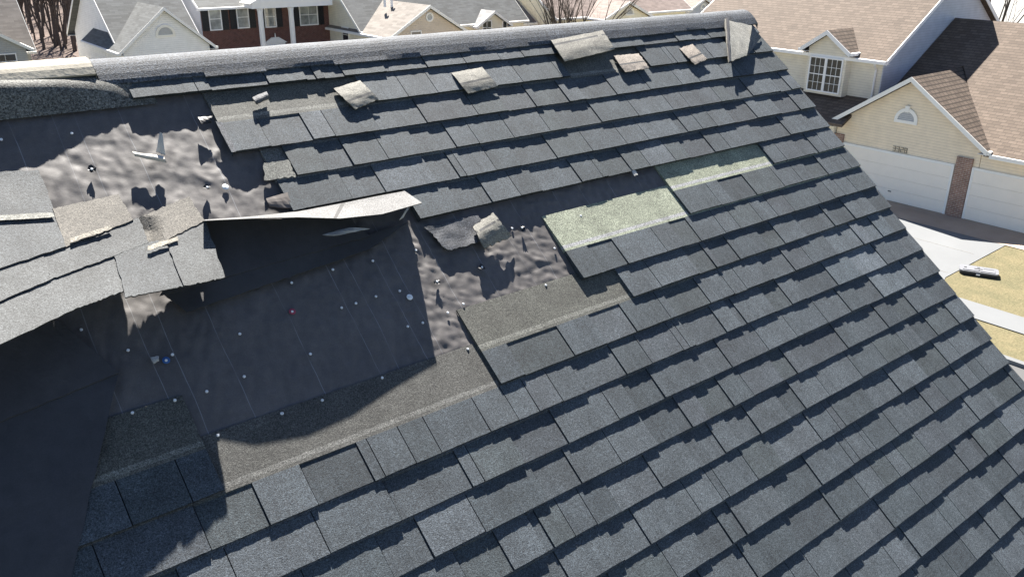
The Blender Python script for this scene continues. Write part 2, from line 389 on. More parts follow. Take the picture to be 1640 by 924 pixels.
# garage doors and pillars
def gdoor(y0, y1, z1):
    d = MB(); n = 4
    for i in range(n):
        za = .03+(z1-.03)*i/n; zb = .03+(z1-.03)*(i+1)/n-.007
        d.box((XF-.05, y0, za), (XF-.01, y1, zb))
        m_ = 8 if y1-y0 > 3 else 4
        for j in range(m_):
            a = y0+(y1-y0)*(j+.12)/m_; b = y0+(y1-y0)*(j+.88)/m_
            d.box((XF-.053, a, za+.09), (XF-.05, b, zb-.09))
    o = d.build('garage_door', plain('white_door_paint', (.96, .88, .75), .5, .3, .02, 2), H1)
    f = MB(); f.box((XF-.07, y0-.1, 0), (XF-.003, y0, z1+.1)); f.box((XF-.07, y1, 0), (XF-.003, y1+.1, z1+.1)); f.box((XF-.07, y0, z1), (XF-.003, y1, z1+.1))
    f.build('door_frame', M_CREAMTRIM, o)
    hd = MB(); hd.box((XF-.085, (y0+y1)/2-.07, .42), (XF-.056, (y0+y1)/2+.07, .45)); hd.build('handle', M_BLACKP, o)
gdoor(12.28, 17.05, 2.02); gdoor(6.6, 11.38, 2.05)
for (a, b, h) in ((11.5, 12.14, 2.48), (17.18, 17.72, 2.45), (5.8, 6.45, 2.48)):
    p = MB(); p.box((XF-.09, a, 0), (XF-.005, b, h)); p.build('brick_pillar', M_BRICKL, H1)
# arched gable vent
vc = ONX(1452, 187, XF-.03)
def arch_vent(parent, c, r, out, du, zb=0, keystone=True):
    c = np.array(c, float); du = np.array(du, float); out = np.array(out, float); up = np.array([0, 0, 1.])
    n = 14; arc = [(cos(pi*i/n), sin(pi*i/n)) for i in range(n+1)]
    f = MB(); w = .14
    for i in range(n):
        (a0, b0), (a1, b1) = arc[i], arc[i+1]
        q = [c+du*a0*r+up*b0*r, c+du*a1*r+up*b1*r, c+du*a1*(r+w)+up*b1*(r+w), c+du*a0*(r+w)+up*b0*(r+w)]
        f.prism([p+out*.004 for p in q], out*.06)
    f.prism([c+du*x+up*z+out*.004 for x, z in ((-r-w, -.13), (r+w, -.13), (r+w, -.002), (-r-w, -.002))], out*.062)
    if keystone: f.prism([c+du*x+up*z+out*.004 for x, z in ((-.07, r-.02), (.07, r-.02), (.1, r+w+.1), (-.1, r+w+.1))], out*.09)
    o = f.build('vent_frame', M_CREAMTRIM, parent)
    l = MB(); l.poly([c+du*a*r+up*b*r+out*.01 for a, b in arc])
    z = .05
    while z < r-.03:
        ww = math.sqrt(r*r-z*z)*.96
        l.prism([c+du*x+up*zz+out*.012 for x, zz in ((-ww, z), (ww, z), (ww, z+.035), (-ww, z+.035))], out*.03); z += .08
    l.build('louvres', plain('louvre_grey', (.56, .56, .55), .6, .3, .05), o)
arch_vent(H1, (XF, vc[1], vc[2]-.16), .36, (-1, 0, 0), (0, -1, 0))
# house number, four small dark digits
DIG = {'3': [(0,0,1,0),(1,0,1,2),(0,1,1,1),(0,2,1,2)], '2': [(0,2,1,2),(1,2,1,1),(1,1,0,1),(0,1,0,0),(0,0,1,0)], '8': [(0,0,1,0),(1,0,1,2),(0,1,1,1),(0,2,1,2),(0,0,0,2)]}
nc = ONX(1441, 240, XF-.02); nb = MB(); cw, chh = .10, .095
for i, ch in enumerate('3328'):
    y0 = nc[1]+.30-i*.17; z0 = nc[2]-.09
    for (a, b, c, d) in DIG[ch]:
        ya, yb = y0-a*cw, y0-c*cw; za, zb = z0+b*chh, z0+d*chh
        nb.box((XF-.03, min(ya, yb)-.015-(.0), min(za, zb)-.015), (XF-.006, max(ya, yb)+.015, max(za, zb)+.015))
nb.build('house_number', plain('tarnished_bronze', (.42, .36, .27)), H1)

# ---- houses beyond the ridge ---------------------------------------------------
def rwin(parent, px, py, Y, w, h, **kw):
    c = ONY(px, py, Y); return window_on(parent, (c[0], Y, c[2]), (1, 0, 0), w, h, (0, -1, 0), **kw)
def gable_px(parent, apx, lpx, rpx, Y, Yback, wallm, roofm, trim=None, over=.3, eo=.3):
    a, l, r = [ONY(*q, Y-over-.03) for q in (apx, lpx, rpx)]
    hw = (r[0]-l[0])/2-eo; c = a[0]; sl_ = (a[2]-(l[2]+r[2])/2)/((r[0]-l[0])/2)
    z_e = a[2]-.17-sl_*hw
    gable(parent, 'y', c, hw, 0, z_e, sl_, Y, Yback, wallm, roofm, trim, over, eo)
    return c, hw, z_e, sl_
# white house
Yw = 50.0
HW = thing('white_house', (12, 52, 0), 'white sided house with plain grey roof, left of the brick house', 'house')
c, hw, zg, s_ = gable_px(HW, (262, 12), (189, 83), (346, 77), Yw, Yw+7, M_WSID, M_RGY)
v = ONY(265, 56, Yw); arch_vent(HW, (v[0], Yw, v[2]), .42, (0, -1, 0), (1, 0, 0), keystone=False)
e0 = ONY(191, 80, Yw+1.2); e1 = ONY(323, 56, Yw+1.2)
Yc = Yw+1.6+5.2
gable(HW, 'x', Yc, 5.2, 0, e0[2]+.1, .78, e0[0]+.35, e1[0]-.3, M_WSID, M_RGX)
# brick house
Yb = 54.0
HB = thing('brick_house', (20, 58, 0), 'red brick two storey house with white columns and black shutters behind the ridge', 'house')
l = ONY(323, 40, Yb); r = ONY(536, 40, Yb); ev = ONY(430, 8, Yb-.4)
gable(HB, 'x', Yb+4.6, 4.6, 0, ev[2]+.05, .6, l[0], r[0], M_BRICK, M_RGX, over=.25)
sw = MB(); x0 = l[0]
sw.prism([(x0-.001, Yb+.002, 0), (x0-.001, Yb+9.2, 0), (x0-.001, Yb+9.2, ev[2]), (x0-.001, Yb+4.6, ev[2]+2.75), (x0-.001, Yb+.002, ev[2])], (-.05, 0, 0)); sw.build('side_wall_siding', M_GREY, HB)  # white side wall, its blue-white shading put into the grey colour
for (px, py, w) in ((344.5, 31, .70), (388.5, 28, .70), (432.5, 27, .68), (494, 24, 1.25)):
    g = rwin(HB, px, py, Yb, w, 1.28, panes=(1, 1) if w < 1 else (2, 1), glass=M_GLASSL, shutters=True)
for px in (418.5, 467.5):
    p = ONY(px, 40, Yb-1.6); cmb = MB(); cmb.tube([(p[0], Yb-1.6, 0), (p[0], Yb-1.6, .15), (p[0], Yb-1.6, ev[2]-.35), (p[0], Yb-1.6, ev[2]-.1)], [.24, .19, .17, .22], 14); cmb.build('column', M_WHITE, HB, smooth=True)
en = MB(); pa = ONY(404, 8, Yb-1.9); pb = ONY(545, 3, Yb-1.9)
en.box((pa[0], Yb-1.9, ev[2]-.1), (pb[0]-.6, Yb-.45, ev[2]+.22))
mid = (pa[0]+pb[0]-.6)/2; en.prism([(pa[0]-.2, Yb-1.95, ev[2]+.222), (pb[0]-.4, Yb-1.95, ev[2]+.222), (mid, Yb-1.95, ev[2]+1.7)], (0, 1.6, 0)); en.build('portico', M_WHITE, HB)
dpd = MB(); q0 = ONY(441, 68, Yb-.05)
dpd.prism([(q0[0]-.85, Yb-.14, q0[2]-.05), (q0[0]+.85, Yb-.14, q0[2]-.05), (q0[0]+.25, Yb-.14, q0[2]+.32), (q0[0]-.25, Yb-.14, q0[2]+.32)], (0, .12, 0))
dpd.prism([(q0[0]-.05, Yb-.16, q0[2]+.2), (q0[0]+.05, Yb-.16, q0[2]+.2), (q0[0], Yb-.16, q0[2]+.6)], (0, .1, 0))
dpd.box((q0[0]-.7, Yb-.1, 0), (q0[0]+.7, Yb-.02, q0[2]-.06)); dpd.build('front_door_surround', M_WHITE, HB)
# cream house with round vent
Ycr = 46.0
HC = thing('cream_house', (25, 50, 0), 'pale cream house with round gable vent, right of the brick house', 'house')
xl = None
c, hw, zg, s_ = gable_px(HC, (689.6, 9), (623, 62), (753, 52), Ycr, Ycr+9, M_PEACH, M_RTY)
xw = c-hw
# side wall: find where photo column 580 meets the wing's left wall
d = ray(580, 48); tt = (xw-CAM[0])/d[0]; yb_ = (CAM+d*tt)[1]
gable(HC, 'x', yb_+5.0, 5.0, 0, zg+.15, .80, xw-.05, xw+14, M_CREAM2, M_RGX, M_CREAMTRIM, .25, .3)
sd = MB(); sd.box((xw-.06, Ycr+.02, 0), (xw-.005, yb_+.2, zg-.02)); sd.build('side_wall_siding', M_CREAM2, HC)
d = ray(555, 56); P = CAM+d*((xw-CAM[0])/d[0]); window_on(HC, (xw-.05, P[1], P[2]), (0, 1, 0), .8, .9, (-1, 0, 0), (1, 1), frame=M_CREAMTRIM)
rv = ONY(687.5, 28, Ycr); mb = MB()
ringo = [(cos(2*pi*i/20), sin(2*pi*i/20)) for i in range(20)]
for i in range(20):
    a, b = ringo[i], ringo[(i+1) % 20]
    mb.prism([(rv[0]+a[0]*.19, Ycr-.005, rv[2]+a[1]*.19), (rv[0]+b[0]*.19, Ycr-.005, rv[2]+b[1]*.19), (rv[0]+b[0]*.30, Ycr-.005, rv[2]+b[1]*.30), (rv[0]+a[0]*.30, Ycr-.005, rv[2]+a[1]*.30)], (0, -.06, 0))
o = mb.build('round_vent', M_WHITE, HC); mb = MB(); mb.poly([(rv[0]+a*.19, Ycr-.012, rv[2]+b*.19) for a, b in ringo]); mb.build('louvres', plain('vent_grey', (.5, .5, .49)), o)
rwin(HC, 666, 58, Ycr, .7, .5, panes=(1, 1))
for px in (616, 627):
    p = ONY(px, 2, Ycr+3.5); q = MB(); q.tube([(p[0], p[1], p[2]-.4), (p[0], p[1], p[2]+.15), (p[0]+.12, p[1], p[2]+.3)], [.09, .09, .12], 8); q.build('roof_vent_pipe', M_WHITE, HC)
# porch house
Yp = 49.0
HP = thing('porch_house', (32, 54, 0), 'white house with streaked slate roof and an open porch gable in the middle distance', 'house')
c, hw, zg, s_ = gable_px(HP, (793, 18), (766, 44), (822, 38), Yp, Yp+4, M_BEIGE, M_RSY)
a0 = ONY(735, 44, Yp+1.2); a1 = ONY(857, 36, Yp+1.2)
gable(HP, 'x', Yp+1.5+5.5, 5.5, 0, (a0[2]+a1[2])/2+.05, .62, a0[0], a1[0]-.3, M_WSID, M_RSX)
for px, py in ((757, 47), (828, 43), (833, 42.5), (851, 41)):
    cc = ONY(px, py, Yp+1.5); window_on(HP, (cc[0], Yp+1.5, cc[2]-.1), (1, 0, 0), .42, .6, (0, -1, 0), (1, 1))
for px in (776, 783, 808):
    cc = ONY(px, 45, Yp); window_on(HP, (cc[0], Yp, cc[2]), (1, 0, 0), .35, .9, (0, -1, 0), (1, 1))
# pale house with half-round vent, right of the bare tree
Yf = 46.0
HF = thing('pale_gabled_house', (48, 50, 0), 'pale yellow gabled house with half round vent under a pinkish brown roof', 'house')
c, hw, zg, s_ = gable_px(HF, (1010, 3), (966, 33), (1046, 25), Yf, Yf+8, M_CREAM2, M_RPY)
vv = ONY(1008, 23, Yf); arch_vent(HF, (vv[0], Yf, vv[2]), .35, (0, -1, 0), (1, 0, 0), keystone=False)
a1 = ONY(1090, 24, Yf+2)
gable(HF, 'x', Yf+2+5.5, 5.5, 0, zg+.2, .62, c-hw-3, a1[0]+.6, M_CREAM2, M_RPX)
HG = thing('pink_roofed_house', (56, 50, 0), 'pink roofed house with a pale blue dormer gable behind the torn roof corner', 'house')
c, hw, zg, s_ = gable_px(HG, (1131, -3), (1106, 17), (1152, 12), 50, 57, M_GREY, M_RPY)
gable(HG, 'x', 52+5.5, 5.5, 0, zg+.3, .62, c-hw-4.2, c+hw+5, M_CREAM2, M_RPX)
vv = ONY(1126, 13, 50); arch_vent(HG, (vv[0], 50, vv[2]), .25, (0, -1, 0), (1, 0, 0), keystone=False)
HS = thing('low_roofed_house', (42, 62, 0), 'low house with faded pinkish roof behind the multi stemmed bare tree', 'house')
a = ONY(884, 18, 60); b = ONY(962, 16, 60); gable(HS, 'x', 66, 5.5, 0, a[2]-.4, .45, a[0], b[0]+6, M_CREAM2, M_RPX)
# taupe house at the left edge
HT = thing('taupe_roofed_house', (2, 62, 0), 'grey sided house with taupe roof and white rake board at the far left edge', 'house')
a = ONX(58, 78, 4.2)
d0 = ONY(52, 78, 57); 
lft = ONY(0, 52, 57); z_e = d0[2]; sl_ = (lft[2]-d0[2])/(d0[0]-lft[0])
gable(HT, 'y', d0[0]-.3-6, 6.0, 0, z_e, min(sl_, .62), 57.3, 60.5, M_TAUPEW, M_RTY, M_CREAMTRIM, .3, .3)
e = ONY(60, 79, 61); t_ = ONY(22, 5, 66)
gable(HT, 'x', 61+.3+5.0, 5.0, 0, e[2], .95, e[0]-14, e[0]-.4, M_TAUPEW, M_RTX, M_CREAMTRIM, .3, .3)
cc = ONY(8, 91, 57.28); window_on(HT, (cc[0], 57.29, cc[2]-.3), (1, 0, 0), 1.1, .8, (0, -1, 0), (2, 1))

# ================================================================== TREES
def bare_tree(name, label, h, seed, stems=1, loc=(0, 0, 0), spread=.5, bark=None, group=None, depth=5, r0=.16):
    rnd = random.Random(seed); t = thing(name, loc, label, 'tree', group)
    L = Vector(loc); tr = MB(); br = MB()
    def grow(p, d, ln, r, lv):
        pts = [p]; q = p.copy(); dd = d.copy(); n = 4
        for i in range(n):
            dd = (dd+Vector((rnd.uniform(-1, 1), rnd.uniform(-1, 1), rnd.uniform(-.2, .6)))*.13).normalized(); q = q+dd*ln/n; pts.append(q.copy())
        rs = [r*(1-.55*i/n) for i in range(n+1)]
        (tr if lv == 0 else br).tube(pts, rs, 5 if lv < 2 else 3, cap=False)
        if lv >= depth: return
        for i in range(rnd.choice((2, 3, 3)) if lv else 5):
            k = rnd.randint(1 if lv else 2, n); a = rnd.uniform(0, 2*pi)
            nd_ = (dd+Vector((cos(a), sin(a), rnd.uniform(-.1, .5)))*(spread+.25*rnd.random())).normalized()
            grow(pts[k], nd_, ln*rnd.uniform(.5, .72), rs[k]*.62, lv+1)
    for s in range(stems):
        a = 2*pi*s/max(stems, 1); d = Vector((cos(a)*.28, sin(a)*.28, 1)) if stems > 1 else Vector((.03, .02, 1))
        grow(L+Vector((cos(a)*.15, sin(a)*.15, -.05)) if stems > 1 else L+Vector((0, 0, -.05)), d.normalized(), h*.5, r0, 0)
    tr.build('trunk', bark or M_BARK, t); br.build('branches', bark or M_BARK, t)
    return t
def copy_tree(o, loc, rz, sc, label):
    r = o.copy(); COL.objects.link(r); r.location = loc; r.rotation_euler = (0, 0, rz); r.scale = (sc, sc, sc); r['label'] = label
    for ch in list(o.children):
        c = ch.copy(); COL.objects.link(c); c.parent = r
    return r
rt = random.Random(3)
WG = 'bare trees of the wood behind the houses'
pb = [bare_tree('bare_tree', 'leafless grey brown tree of the wood seen between the white house and the taupe roof', 12, s, loc=GZ(x, y), group=WG, depth=5, r0=.12) for s, x, y in ((1, 44, 60), (2, 92, 72), (3, 118, 66))]
WL = 'leafless grey brown tree of the wood seen between the white house and the taupe roof'
for i in range(85):
    px = rt.uniform(24, 134); py = rt.uniform(4, 84); p = GZ(px, py)
    copy_tree(pb[i % 3], tuple(p), rt.uniform(0, 6.28), rt.uniform(.7, 1.3), WL)
WL2 = 'leafless brown tree of the wood behind the porch house'
for i in range(40):
    px = rt.uniform(838, 958); py = rt.uniform(-6, 22); p = GZ(px, py)
    c_ = copy_tree(pb[i % 3], tuple(p), rt.uniform(0, 6.28), rt.uniform(.7, 1.0), WL2)
p = ONY(912, 38, 40); bare_tree('bare_tree', 'grey multi stemmed bare tree just behind the middle of the ridge', 10.5, 21, 7, (p[0], p[1], 0), .3, depth=5, r0=.12)
p = ONX(1594, 30, 58); bare_tree('bare_tree', 'thin bare tree behind the brown roof at the upper right corner', 14, 33, 2, (58, p[1], 0), .45, depth=5, r0=.14)
p = ONY(160, 90, 42); bare_tree('bare_tree', 'pale twiggy sapling in front of the white house wall', 5.2, 41, 4, (p[0], 42, 0), .4, plain('pale_twigs', (.34, .29, .26), .9), depth=4, r0=.05)
for i, (px, py) in enumerate(((862, 34), (882, 30), (950, 24))):
    p = ONY(px, py, 44); bare_tree('shrub', ['russet leafless shrub beside the porch house', 'russet shrub left of the multi stemmed bare tree', 'dark shrub right of the multi stemmed bare tree'][i], p[2]+1.2, 50+i, 6, (p[0], 44, 0), .6, M_BARKR if i < 2 else None, depth=4, r0=.04)['category'] = 'shrub'

# ================================================================== LID ON THE LAWN
LP = GZ(1565, 440)
A = GZ(1536, 434); B_ = GZ(1597, 443); ax = (B_-A); L_ = np.linalg.norm(ax); ax /= L_; ay = np.array([-ax[1], ax[0], 0])
if ay[0] < 0: ay = -ay
K = thing('storage_lid', LP, 'grey moulded plastic lid with dark rim lying on the dry lawn', 'plastic lid')
def rr(w, h, r, n=5):
    o = []
    for cx, cy, a0 in ((w-r, h-r, 0), (-w+r, h-r, 90), (-w+r, -h+r, 180), (w-r, -h+r, 270)):
        for i in range(n+1): a = radians(a0+90*i/n); o.append((cx+r*cos(a), cy+r*sin(a)))
    return o
C0 = (A+B_)/2; C0[2] = 0
def lidp(w, h, r, z, off=(0, 0)): return [C0+ax*(x*(1)+off[0])+ay*((y+off[1])) + np.array([0, 0, z]) for x, y in rr(w, h, r)]
q = MB(); q.prism(lidp(L_/2, .30, .12, .02), (0, 0, .09)); q.build('rim', M_BLACKP, K)
q = MB(); q.prism(lidp(L_/2+.02, .31, .13, .112), (0, 0, .05)); q.prism(lidp(L_/4-.04, .24, .06, .1635, (-L_/4+.04, 0)), (0, 0, .02)); q.prism(lidp(L_/4-.05, .24, .06, .1635, (L_/4-.04, 0)), (0, 0, .02)); q.build('top', plain('light_grey_plastic', (.17, .175, .19), .5, .4, .04), K)
for ox, oy, w, h in ((-.42, -.02, .045, .04), (-.02, .1, .04, .03), (-.02, -.05, .13, .03), (.3, .05, .16, .012)):
    q = MB(); q.prism(lidp(w, h, min(w, h)*.6, .1845, (ox, oy)), (0, 0, .004)); q.build('slot', M_BLACKP, K)
q = MB(); q.prism(lidp(.06, .02, .01, .05, (-.02, -.325)), (0, 0, .05)); q.build('latch', M_WHITE, K)

# ================================================================== THE DAMAGED ROOF
HR = thing('damaged_roof_house', (-4, -2, 0), 'house whose dark grey shingle roof is torn open down to black felt', 'house')
XL = -7.5; KR = -3.387; KE = 27.4
yr, zr_ = R(0, KR)[1], R(0, KR)[2]
def mir(P): return (P[0], 2*yr-P[1], P[2])
# body
w = MB(); xa, xb = XL+.3, -.28; ye0 = R(0, KE-2.4)[1]; zt = R(0, KE-2.4)[2]-.06
w.poly([(xb, ye0, 0), (xb, 2*yr-ye0, 0), (xb, 2*yr-ye0, zt), (xb, yr, zr_-.07), (xb, ye0, zt)]); w.poly([(xa, ye0, 0), (xa, ye0, zt), (xa, yr, zr_-.07), (xa, 2*yr-ye0, zt), (xa, 2*yr-ye0, 0)])
w.poly([(xa, ye0, 0), (xb, ye0, 0), (xb, ye0, zt), (xa, ye0, zt)]); w.poly([(xa, 2*yr-ye0, 0), (xa, 2*yr-ye0, zt), (xb, 2*yr-ye0, zt), (xb, 2*yr-ye0, 0)])
w.build('wall', M_BEIGE, HR)
dk = MB(); P0 = [R(0, KR, -.03), R(0, KE, -.03), R(0, KE, -.06), R(0, KR, -.062)]
dk.prism([(XL, p[1], p[2]) for p in P0], (-.03-XL, 0, 0)); dk.prism([(XL, *mir(p)[1:]) for p in P0], (-.03-XL, 0, 0))
dk.build('roof_deck', plain('plywood', (.32, .23, .14)), HR)
rk = MB()
for f in (lambda p: p, mir):
    pts = [R(0, KR+.05, -.012), R(0, KE, -.012), R(0, KE, -.17), R(0, KR+.9, -.17)]
    rk.prism([(-.028, *f(p)[1:]) for p in pts], (.03, 0, 0))
rk.build('rake_board', M_WHITE, HR)
bs = MB(); bs.prism([(XL, *mir(R(0, KR+.3, .008))[1:]), (XL, *mir(R(0, KE, .008))[1:]), (XL, *mir(R(0, KE, -.028))[1:]), (XL, *mir(R(0, KR+.3, -.028))[1:])], (0.02-XL, 0, 0), (.065, .07, .078)); bs.build('back_slope_shingles', M_SH, HR)

# felt underlayment with real wrinkles
def wr_h(x, k):
    v = k*EXP
    wx = x+.03*mn.noise((x*5, v*5, 3)); wv = v+.03*mn.noise((x*5, v*5, 9))
    a = mn.noise((wx*26+wv*11, wv*7-wx*3, 1.))          # folds running down the slope
    b = mn.noise((wx*14, wv*12, 5.)); c = mn.noise((x*5, v*4, 8.)); d = abs(mn.noise((wx*34+wv*20, wv*18, 2.)))
    f = mn.noise((x*70, v*60, 4.))
    rough = 1.0 if x < -3.0 else 1.25
    p = wx*.92+wv*.39; q = -wx*.39+wv*.92                # long creases run down the slope, leaning right
    e = abs(mn.noise((p*30, q*7, 6.))); e2 = abs(mn.noise((p*13, q*4.5, 16.))); g2 = mn.noise((p*9-q*5, q*16, 21.)); h2 = abs(mn.noise((wx*20-wv*14, wv*24, 31.)))
    if x > -3.05: return -.0048*e - .0040*e2 + .0026*c + .0046*h2 + .0028*mn.noise((wx*38, wv*34, 12.)) + .0006*f
    return -.0060*e - .0058*e2 + .0028*c + .0022*g2 + .0016*h2 + .0016*mn.noise((wx*40, wv*30, 12.)) + .0004*f
fx = np.arange(-5.6, -0.35, .0085); fk = np.arange(-2.75, 7.35, .056)
ft = MB()
ft.grid([[R(x, k, -.0095+wr_h(x, k)) for x in fx] for k in fk], (.090, .081, .077))
ft.build('underlayment', M_FELT, HR, smooth=True)
ft2 = MB(); ft2.poly([R(XL, KR+.3, -.0285), R(XL, KE, -.0285), R(-.03, KE, -.0285), R(-.03, KR+.3, -.0285)], (.08, .07, .066)); ft2.build('underlayment_backing', M_FELT, HR)

# shingle courses
rs = random.Random(11)
TONES = [(.041, .051, .058), (.045, .055, .063), (.049, .059, .067), (.054, .065, .074), (.043, .053, .058), (.044, .052, .060), (.037, .046, .053), (.061, .072, .082)]
def tone(x, k):
    t_ = rs.choices(TONES, (3, 5, 5, 3, 3, 2, 2, 1))[0]
    f = rs.uniform(.93, 1.07)
    if -0.75 < x < -.1 and 7 < k < 11 and rs.random() < .8: f *= 1.55  # brighter tabs here: a sun reflection put into the shingle colour
    return tuple(c*f for c in t_)
HEAD = {0: (.078, .078, .068), 5: (.20, .215, .158), 6: (.21, .225, .168), 8: (.068, .068, .058), 9: (.062, .061, .055), 2: (.12, .12, .11)}
def Tt(s): return .007+.0105*s
SPROF = [-1.27, -.9, -.5, -.16, -.05, .035, .06, .3, .55, .8, .96, 1.0]
def course(k, spans):
    mb = MB(); SPR = [max(s, KR+.12-(k-1)) for s in SPROF] if k < 0 else SPROF
    hd = HEAD.get(k, (.066, .069, .071)); adh = tuple(min(.26, c*1.6+.015) for c in hd)
    for (x0, x1) in spans:
        segs = []; x = x0
        first = True
        while x < x1-.001:
            r_ = rs.random()
            w_ = rs.uniform(.03, .05) if r_ < .08 and not first else (rs.uniform(.09, .14) if r_ < .35 else rs.uniform(.14, .27))
            first = False
            e_ = min(x+w_, x1)
            if x1-e_ < .05: e_ = x1
            segs.append((x, e_)); x = e_
        cols = []                                   # (x, drop, dv, lift, tint, first?)
        prev_valley = False
        for i, (a, b) in enumerate(segs):
            valley = (not prev_valley) and rs.random() < .42 and i > 0
            prev_valley = valley
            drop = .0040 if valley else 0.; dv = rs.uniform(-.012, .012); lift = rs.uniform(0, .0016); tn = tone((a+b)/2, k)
            if valley: tn = tuple(c*.86 for c in tn)
            if i > 0:
                g = .0016
                cols += [(a-g, .006, 0, 0, (.02, .02, .022)), (a+g, .006, 0, 0, None)]
                a2 = a+g
            else: a2 = a
            b2 = b-.0016 if i < len(segs)-1 else b
            n = max(2, int((b2-a2)/.012))
            for j in range(n+1):
                xx = a2+(b2-a2)*j/n
                cols.append((xx, drop, dv+mn.noise((xx*9, k*3.1, 0))*.006+mn.noise((xx*70, k*3.1, 7))*.006, lift+mn.noise((xx*7, k*1.7, 2))*.0012+mn.noise((xx*60, k, 5))*.0012+mn.noise((xx*24, k, 6))*.0016, tn))
        P = []; 
        def colpts(c, low=False):
            xx, drop, dv, lift, tn = c; o = []
            for s in SPR:
                h = Tt(s)
                if s >= .05: h -= drop
                if s > .05: h += lift*s
                if low: h = -.012
                vv = s*(1+dv) if s > .5 else s
                skew = 0.
                o.append(R(xx+skew, k-1+vv, h))
            h = Tt(1)+lift-drop; o.append(R(xx, k+dv-.012, min(h-.003, .0028) if not low else -.012))
            return o
        P.append(colpts(cols[0], True))
        for c in cols: P.append(colpts(c))
        P.append(colpts(cols[-1], True))
        tn = [cols[0][4]]+[c[4] for c in cols]+[cols[-1][4]]
        def tf(i, j):
            t_ = tn[min(i+1, len(tn)-1)] or tn[max(i, 0)] or (.03, .03, .03)
            if i == 0: t_ = tn[1]
            if j <= 2: return hd
            if j == 3: return adh
            if j == 4: return tuple(c*1.15 for c in hd)
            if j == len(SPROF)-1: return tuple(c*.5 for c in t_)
            return t_
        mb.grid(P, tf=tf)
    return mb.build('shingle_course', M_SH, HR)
je = lambda: rs.uniform(-.012, .012)
SP = {-2: [(-3.60, je())], -1: [(-2.72, -1.62), (-1.06, je())], 0: [(-3.35, je())], 1: [(-3.165, je())], 2: [(-3.245, je())],
      3: [(-2.785, je())], 4: [(-.668, je())], 5: [(-1.452, je())], 6: [(-2.228, je())], 7: [(-2.045, je())], 8: [(-6.2, -3.83), (-2.826, je())], 9: [(XL, je())]}
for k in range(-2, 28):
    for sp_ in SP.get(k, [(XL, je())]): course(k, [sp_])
# intact courses off to the left of the damage
for k in range(-2, 8): course(k, [(XL, -6.1+rs.uniform(-.2, .2))])

# ridge cap
def capprof(h, r):
    zc = zr_+h/cos(PITCH)-r/cos(PITCH); out = []
    for i in range(9):
        a = PITCH*(i/8*2-1)                      # from front tangent to back tangent
        out.append((yr+sin(a)*r, zc+cos(a)*r))
    return out
cp = MB(); rows = []; tnl = []
x = -3.685; seg_dv = 0; nxt = x
xs = []
rc = random.Random(4)
while x < .045:
    if x >= nxt: seg_dv = rc.uniform(-.035, .035); seg_h = rc.uniform(-.002, .002); nxt = x+rc.uniform(.1, .28); xs.append((x-.0005, None)); 
    xs.append((x, (seg_dv, seg_h))); x += .014
last = (0, 0); rows = []
for x, s_ in xs:
    if s_ is None: s_ = last
    last = s_; dv, dh = s_
    jj = mn.noise((x*60, 0, 0))*.012; hh = .026+mn.noise((x*4, 1, 0))*.003
    arc = capprof(hh, .105)
    fr = [R(x, -2.44+dv+jj, .014), R(x, -2.44+dv+jj, .0205+dh), R(x, -2.56, hh-.003), R(x, -2.74, hh)]
    row = fr + [(x, a, b) for a, b in arc]
    row += [mir(p) for p in (R(x, -2.72, hh), R(x, -2.42, .022), R(x, -2.42, .0))]
    rows.append(row)
rows = [[(rows[0][0][0], p[1], p[2]-.03) for p in rows[0]]]+rows+[[(rows[-1][0][0], p[1], p[2]-.03) for p in rows[-1]]]
cp.grid(rows, (.056, .063, .073)); cp.build('ridge_cap', M_CAP, HR, smooth=False)
# pale exposed ridge board and the curled cap strip at the left end
def strip(prof, x0, x1, n, tint, name, m, taper=None, smooth=True, fin=None):
    rows = []
    for i in range(n+1):
        x = x0+(x1-x0)*i/n; row = []
        for (k, h) in prof:
            f = taper(x) if taper else 1.
            row.append(R(x+(fin(k) if fin else 0)*(i/n), k, h*f+mn.noise((x*6, k, 0))*.0015))
        rows.append(row)
    mb = MB(); mb.grid(rows, tint); return mb.build(name, m, HR, smooth=smooth)
M_PALE = plain('weathered_pale_felt_back', (.36, .33, .265), .8, .3, .12, 9, .2)
arc = capprof(.034, .105)
mb = MB(); rows = []
for i in range(31):
    x = -6.4+(-3.69+6.4)*i/30; q = -.06*(i/30)**6
    rows.append([R(x, -2.74, .026)]+[R(x, -2.74, .034), R(x, -2.95, .037)]+[(x, a, b) for a, b in arc]+[mir(R(x, -2.86, .036))])
rows.append([(p[0]+.002, p[1], p[2]-.03) for p in rows[-1]])
mb.grid(rows); mb.build('ridge_board', M_PALE, HR)
def tap(x): return 1. if x < -3.95 else max(.2, 1-((x+3.95)/.43)**1.3*.75)
strip([(-2.92, .020), (-2.8, .036), (-2.66, .049), (-2.54, .053), (-2.42, .049), (-2.25, .035), (-2.05, .017), (-1.84, .002)], -6.4, -3.52, 60, (.095, .095, .085), 'curled_ridge_strip', M_CAP, tap, fin=lambda k: -.16*max(0, -(k+2.0))**1.2)
